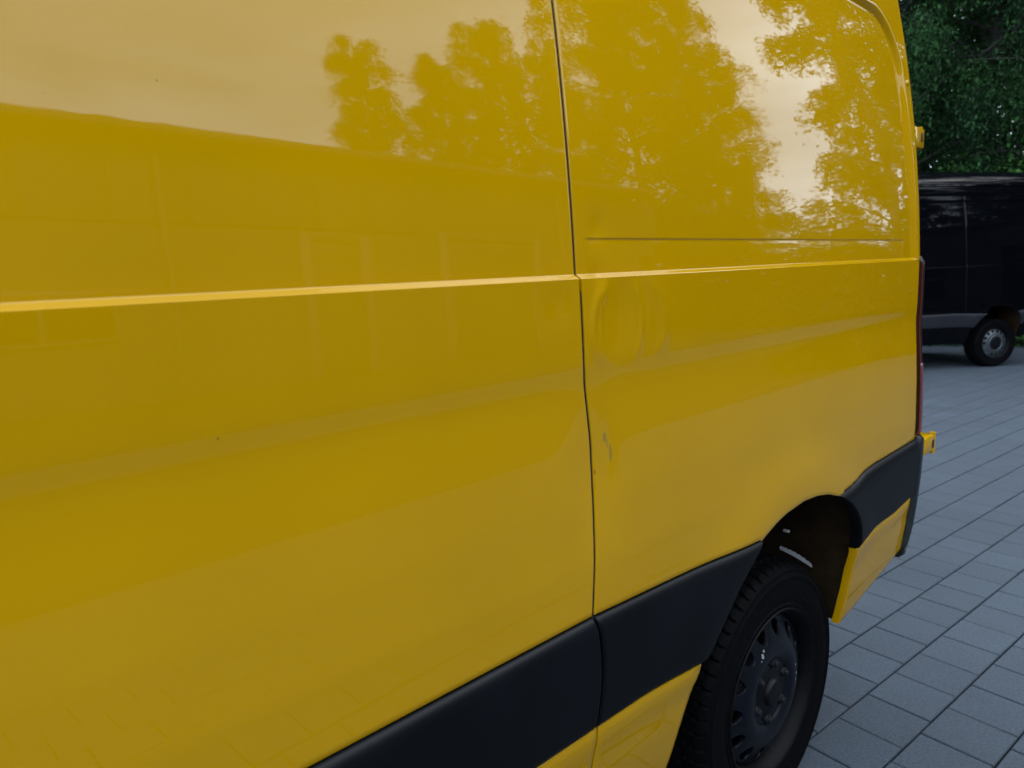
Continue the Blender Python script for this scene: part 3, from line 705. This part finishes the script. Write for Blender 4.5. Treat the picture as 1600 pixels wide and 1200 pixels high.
    for s in ss:
        fz = smooth01((s+1.25)/1.1); rz = 1-.055*np.clip((s-1.75)/.66, 0, 1)**2.2-(.06 if False else 0)
        row = []
        zb = float(ztc1(s)) if s < -.3 else zt
        eb = float(Esurf(min(s, 2.41), zb, make_style(top=T))); hgt = (dome-zt)*rz*(fz if s < 0 else 1)
        cor = 1-math.sqrt(max(0, 1-np.clip((s-2.30)/.116, 0, 1)**2))
        for t in np.linspace(0, 1, sec_n):      # left half then mirrored
            a = t*math.pi/2
            row.append((eb-.001+(W_/2-eb)*(1-math.cos(a)**.62), zb+.002+hgt*math.sin(a)**.85*(1-.35*cor*1)-.02*cor*t))
        # side rail crease
        pts = [(s, e, z) for e, z in row]+[(s, W_-e, z) for e, z in row[-2::-1]]
        P.append(pts)
    MB().grid(P).build('roof', pm, root, OFF, angle=50)
    for side in (0, 1):
        mb = MB(); pts = []
        for s in np.linspace(-.6, 2.28, 30):
            z = 2.30+T*1.35-.03*max(0, (s-1.75)/.66)**2; e = float(Esurf(s, zt, make_style(top=T)))+.012
            pts.append(to_xyz(np.array(s), np.array(e), np.array(z), side))
        mb.tube(pts, .007, 6).build('roof_gutter', pm, root, OFF)
    # rear doors
    for k, (y0, y1) in enumerate(((.075, .992), (.998, 1.915))):
        mb = MB(); P = []
        for z in np.linspace(.62, 2.38+T*1.2, 30):
            e = max(0.0, float(Esurf(2.33, min(z, zt), make_style(top=T)))); a_, b_ = (max(y0, e+.07), y1) if k == 0 else (y0, min(y1, W_-e-.07))
            P.append([(2.415+.006*math.sin(math.pi*t)**.4-.03*max(0, (z-2.1)/.4), a_+t*(b_-a_), z) for t in np.linspace(0, 1, 16)])
        d = mb.grid(P).build('rear_door', pm, root, OFF)
        MB().rbox(2.425, 2.445, (.80 if k == 0 else 1.06), (.93 if k == 0 else 1.19), 1.10, 1.16, .006).build('door_handle', m_trim, d, (0, 0, 0))
    MB().rbox(2.36, 2.455, .07, W_-.07, .50, .62, .02).build('rear_bumper', m_bumper, root, OFF)
    for nm, x0, x1, y0, y1, z0, z1 in (('rear_floor', 2.0, 2.38, .10, W_-.10, .56, .62), ('floor_pan', -1.0, 2.0, .47, W_-.47, .42, .615), ('side_floor', -1.1, 1.05, .12, W_-.12, .40, .412), ('engine_bay', -2.4, -1.01, .47, W_-.47, .3, 1.0), ('load_bay', -1.0, 2.33, .16, W_-.16, .95, 1.9)):
        MB().box(x0, x1, y0, y1, z0, z1).build(nm, m_inner, root, OFF, smooth=False)
    # plug in the pillar
    if hero:
        e = float(Esurf(2.325, 1.965, st))
        MB().lathe([(.0001, -.006), (.005, -.0055), (.008, -.003), (.009, .001)], 16).build('trim_plug', m_yellow, root, (OFF[0]+2.325, OFF[1]+e, 1.962))
    for (s, side) in ((AXLE, 0), (AXLE, 1), (-1.6, 0), (-1.6, 1)):
        y = .050 if side == 0 else W_-.050
        wheel(root, (OFF[0]+s, OFF[1]+y, TYR_R-.004), m_rim, side, hero=hero and side == 0 and s > 0, silver=not hero)

P0 = -VN*(VDEL)
yaw = math.atan2(VD[1], VD[0])
loc = P0+VD*.2-VN*(W_/2)
yv = empty('panel_van', loc, yaw)
tag(yv, 'bright yellow panel van with dented side, dark mouldings and black steel wheel', 'van')
make_van(yv, make_style(dents=True), m_yellow, True)

psi2 = R_(80.0); D2 = np.array([math.sin(psi2), math.cos(psi2), 0]); N2 = np.array([math.cos(psi2), -math.sin(psi2), 0])
P1 = np.array([6.89, 9.80, 0])-D2*AXLE+N2*.05
bv = empty('panel_van', P1+D2*.2-N2*(W_/2), math.atan2(D2[1], D2[0]))
tag(bv, 'black panel van with silver-ringed wheel parked beyond the yellow van', 'van')
make_van(bv, make_style(top=.17, kink=False, seam_shift=.19, mz=.07), m_black, False)
# ------------------------------------------------------------------ long low building across the yard (mirrored in the paint)
# axes: a along the paving courses, o outward distance from the camera, z up
PERP = 8.25
bl = empty('workshop_building', A*0+B*(PERP+3.5), math.atan2(A[1], A[0]))
tag(bl, 'long low dark building with pale eave, mirrored in the yellow side panel', 'building')
# local x = a, local y = -(o - PERP - 3.5)
FY = 3.5
X0, X1, HE = -24.0, 15.2, 4.86
def bpart(nm, m, x0, x1, d0, d1, z0, z1, par=bl, r=.015):
    return MB().rbox(x0, x1, FY+d0, FY+d1, z0, z1, r).build(nm, m, par)
MB().box(X0, X1, -FY, FY, -.05, HE).build('wall', m_wall, bl, smooth=False)
P = [[(x, y, z) for y, z in ((FY+.55, HE+.02), (FY+.55, HE+.10), (0, HE+.35), (-FY-.5, HE+.10), (-FY-.5, HE+.02), (0, HE+.02), (FY+.55, HE+.02))] for x in (X0-.3, X1+.3)]
MB().grid(P).build('roof', m_roofm, bl, smooth=False)
bpart('fascia', m_fascia, X0-.3, X1+.3, .553, .60, HE-.02, HE+.13)
# cladding boards, told apart by their joints
pn = None
x = X0; k = 0
openings = [(5.55, 6.85, 0, 3.3), (-3.0, -0.2, 0, 3.4), (1.2, 2.9, 1.0, 2.3), (8.4, 11.2, 0, 3.4), (-6.9, -4.9, 1.0, 2.3), (-11.5, -8.7, 0, 3.4), (12.2, 13.8, 1.0, 2.3)]
while x < X1-.05:
    x2 = min(x+1.0, X1)
    o = bpart('wall_panel', m_wall, x+.012, x2-.012, .002, .045, 3.42, HE-.1, r=.01) if pn is None else None
    if pn is None: pn = o; px0 = x
    else:
        o = pn.copy(); COL.objects.link(o); o.parent = bl; o.location = (x-px0, 0, 0)
    x = x2
for (x0, x1, z0, z1) in openings:
    if z0 == 0:
        d = bpart('door', m_doorg, x0+.18, x1-.18, .03, .07, .02, z1-.15)
        for zz in np.arange(.45, z1-.3, .48): bpart('door_rib', m_doorg, x0+.2, x1-.2, .071, .085, zz, zz+.03, d, .004)
        for xx in (x0, x1-.2): bpart('door_post', m_white, xx, xx+.2, .003, .12, 0, z1)
        bpart('lintel', m_fascia, x0, x1, .003, .115, z1-.14, z1+.06)
    else:
        w = bpart('window', m_white, x0, x1, .003, .08, z0, z1)
        for j in range(2):
            a0 = x0+.06+j*(x1-x0-.06)/2; bpart('pane', m_glass, a0, a0+(x1-x0)/2-.09, .081, .088, z0+.06, z1-.06, w, .003)
for xx in (3.6, -4.0, 11.9): MB().tube([(xx, FY+.12, .1), (xx, FY+.12, HE-.25), (xx, FY+.5, HE-.05)], .05, 10).build('downpipe', m_fascia, bl)

# ------------------------------------------------------------------ trees
def leaf_mesh(name, pts, size, parent, m, hang=.6, seed=0, aspect=.6):
    g = np.random.default_rng(seed); n = len(pts)
    d = g.normal(size=(n, 3)); d[:, 2] -= hang; d /= np.linalg.norm(d, axis=1)[:, None]
    t = g.normal(size=(n, 3)); t -= (t*d).sum(1)[:, None]*d; t /= np.linalg.norm(t, axis=1)[:, None]
    sz = size*(g.uniform(.65, 1.3, n)*np.where(g.random(n) < .12, 1.7, 1))[:, None]
    v = np.empty((n, 4, 3)); v[:, 0] = pts; v[:, 1] = pts+d*sz*.45+t*sz*aspect*.5; v[:, 2] = pts+d*sz; v[:, 3] = pts+d*sz*.45-t*sz*aspect*.5
    me = bpy.data.meshes.new(name); me.vertices.add(n*4); me.vertices.foreach_set('co', v.ravel())
    me.loops.add(n*4); me.loops.foreach_set('vertex_index', np.arange(n*4, dtype=np.int32))
    me.polygons.add(n); me.polygons.foreach_set('loop_start', np.arange(0, n*4, 4, dtype=np.int32))
    me.update(calc_edges=True); me.validate(); me.materials.append(m)
    o = bpy.data.objects.new(name, me); COL.objects.link(o); o.parent = parent
    return o
def birch(h, rad, base, seed, m, size=.085, dens=1.0, label=None, loc=(0, 0, 0), group=None, nlimb=34, bark=None, droop=1.0, weep=False, fill=0):
    g = random.Random(seed); root = empty('birch_tree', loc, g.uniform(0, 6.28))
    tag(root, label, 'tree', group)
    tr = MB(); n = 14; pts = []; wx, wy = g.uniform(-.35, .35), g.uniform(-.35, .35)
    for i in range(n+1):
        t = i/n; pts.append(Vector((wx*math.sin(2.4*t)+.07*g.gauss(0, 1)*t, wy*math.sin(2*t)+.07*g.gauss(0, 1)*t, h*.97*t-.1)))
    r0 = .011*h+.03
    tr.tube(pts, [r0*(1-.93*(i/n)**.9)*(1.25 if i == 0 else 1) for i in range(n+1)], 9); tr.build('trunk', bark or m_bark, root)
    br = MB(); L = []
    for k in range(nlimb):
        t = base/h+(1-base/h)*((k+g.random())/nlimb)**.92*.97
        q = (t-base/h)/(1-base/h)
        p0 = pts[0].lerp(pts[-1], 0); f = t*n; i = min(int(f), n-1); p0 = pts[i].lerp(pts[i+1], f-i)
        az = k*2.4+g.uniform(-.5, .5); ln = rad*(.35+1.0*math.sin(math.pi*min(1, .12+.88*q))**.7)*(1-.55*q)*g.uniform(.65, 1.25)+.25
        rise = g.uniform(.5, 1.0)*ln*(.6+.5*q)
        lp = []
        for j in range(6):
            u = j/5; lp.append(p0+Vector((math.cos(az)*ln*u, math.sin(az)*ln*u, rise*u*(1.25-.55*u*u)))+Vector((g.gauss(0, .05), g.gauss(0, .05), g.gauss(0, .05)))*u*ln)
        br.tube(lp, [max(.006, r0*.33*(1-q*.6)*(1-.9*j/5)) for j in range(6)], 5)
        ntw = int((10+22*ln/rad)*dens)
        for w in range(ntw):
            u = g.uniform(.12, 1.0)**.8; f = u*5; i = min(int(f), 4); a = lp[i].lerp(lp[i+1], f-i)
            d = Vector((g.gauss(0, .55)+math.cos(az)*.4, g.gauss(0, .55)+math.sin(az)*.4, g.uniform(-.1, .45)))
            tl = g.uniform(.5, 1.5)*(.55+.13*rad+.03*h*.5)
            m_ = int(14+22*tl)
            for s_ in range(m_):
                v = (s_+g.random())/m_*tl
                p = a+d*min(v, .5)*.5+d*v*.12+Vector((0, 0, -.85*v)) if weep else a+d*v*.62+Vector((0, 0, -.42*droop*v*v)); jt = .11 if weep else .05; L.append((p.x+g.gauss(0, jt), p.y+g.gauss(0, jt), p.z+g.gauss(0, jt)))
    br.build('limbs', bark or m_bark2, root)
    big = []
    for k in range(fill):
        q = g.random()**.9; t = base/h+(1-base/h)*q*.93; f = t*n; i = min(int(f), n-1); p = pts[i].lerp(pts[i+1], f-i)
        rr = .62*rad*(.35+1.0*math.sin(math.pi*min(1, .12+.88*q))**.7)*(1-.62*q)*math.sqrt(g.random())*(.75+.25*math.sin(7*q+seed)); az = g.uniform(0, 6.283)
        big.append((p.x+rr*math.cos(az), p.y+rr*math.sin(az), p.z))
    L += big
    leaf_mesh('crown', np.array(L), size, root, m, seed=seed, hang=1.6 if weep else .6, aspect=.5)
    return root
def polar(az, r): return (r*math.sin(R_(az)), r*math.cos(R_(az)), -.06)
def place_copy(src, az, r, scale, label, group, rz):
    o = dup(src); o.location = polar(az, r); o.scale = scale; o.rotation_euler = (0, 0, rz); o['label'] = label
    if group: o['group'] = group
    return o
# trees standing beyond the black van (seen directly)
GV = 'birches growing beyond the black van'
t1 = birch(15.5, 2.9, 1.6, 11, m_leafs[0], dens=2.6, weep=True, nlimb=46, fill=800, label='dark drooping birch growing right behind the black van beside the yellow pillar', loc=polar(28.0, 16.8), group=GV, size=.058, bark=m_bark2)
t2 = birch(16.5, 3.1, 1.2, 23, m_leafs[2], dens=2.6, weep=True, nlimb=46, fill=800, label='dark birch with grey trunk showing in the middle above the black van', loc=polar(33.3, 17.8), group=GV, size=.058, bark=m_bark2)
place_copy(t1, 39.0, 17.2, (1, 1, 1.04), 'dark birch at the right edge of the picture above the black van', GV, 2.1)
place_copy(t2, 24.5, 19.5, (1, 1, 1), 'birch hidden in part by the rear pillar of the yellow van', GV, 1.2)
# trees mirrored in the side of the yellow van
GR = 'birches mirrored in the yellow paint'
b1 = birch(17.4, 1.5, 4, 5, m_leafs[1], dens=1.15, weep=True, nlimb=40, fill=2600, label='slim ragged birch mirrored above the long eave, leftmost of the mirrored trees', loc=polar(102.6, 27), group=GR, size=.12)
b2 = birch(16.6, 1.7, 4, 8, m_leafs[0], dens=1.2, weep=True, nlimb=42, fill=3200, label='mirrored birch with a jagged top left of the panel gap', loc=polar(97.6, 27.5), group=GR, size=.12)
place_copy(b2, 92.6, 27, (1.08, 1.08, 1.09), 'mirrored birch just left of the panel gap, its pointed top highest there', GR, 2.6)
place_copy(b1, 86.6, 28, (.72, .72, .97), 'narrow mirrored tree just right of the panel gap', GR, 4.0)
b3 = birch(20.5, 2.3, 3.5, 15, m_leafs[2], dens=1.7, weep=True, nlimb=56, fill=6000, label='tall birch with hanging branches mirrored in the middle of the quarter panel', loc=polar(81.6, 23), group=GR, size=.11, droop=1.0)
place_copy(b3, 75.0, 23.5, (.8, .8, .86), 'birch mirrored right of the tallest one, its side against the bright sky', GR, 1.0)
b4 = birch(15.5, 1.7, 1.4, 31, m_leafs[1], dens=1.0, weep=True, nlimb=44, fill=2500, label='open leafy birch mirrored beside the rear pillar of the yellow van', loc=polar(61.6, 19), group=GR, size=.12)
place_copy(b4, 55.0, 21, (1.1, 1.1, 1.0), 'birch mirrored furthest right, cut by the rear pillar', GR, 2.0)
# undergrowth and wood that read as one mass
def mass(name, boxes, n, size, m, seed, label):
    g = np.random.default_rng(seed); P = []
    for (az, r, w, dpt, h) in boxes:
        k = int(n*w*h); u = g.normal(size=(k, 3)); u /= np.linalg.norm(u, axis=1)[:, None]; u *= g.uniform(.5, 1.0, k)[:, None]**.5
        c = polar(az, r); P.append(np.stack([c[0]+u[:, 0]*w/2, c[1]+u[:, 1]*dpt/2, np.abs(u[:, 2])*h], 1)+g.normal(size=(k, 3))*.10)
    o = leaf_mesh(name, np.concatenate(P), size, None, m, seed=seed, hang=.3); tag(o, label, kind='stuff'); return o
g_ = random.Random(3)
mass('woodland', [(a, g_.uniform(24, 30), g_.uniform(5, 7), 5, g_.uniform(14, 19)) for a in range(-14, 58, 4)]+[(a+2, g_.uniform(31, 37), 7, 5, g_.uniform(15, 20)) for a in range(-14, 58, 5)], 120, .18, m_leafs[0], 3, 'dense dark wood filling the space behind the birches and the black van')
mass('undergrowth', [(a, g_.uniform(15.2, 16.5), 2.6, 1.8, g_.uniform(2.2, 4.4)) for a in range(4, 52, 4)], 620, .10, m_leafs[1], 4, 'leafy undergrowth growing along the yard edge behind the black van')
mass('hedge_bank', [(a, g_.uniform(18.5, 20.5), 3.0, 2.4, g_.uniform(4.6, 5.4) if a > 72 else g_.uniform(3.3, 3.8)) for a in range(56, 92, 3)], 700, .12, m_leafs[2], 6, 'tall leafy hedge under the mirrored birches at the end of the long building')
tag(COL.objects['undergrowth'], None, 'shrubs'); tag(COL.objects['woodland'], None, 'wood'); tag(COL.objects['hedge_bank'], None, 'hedge')
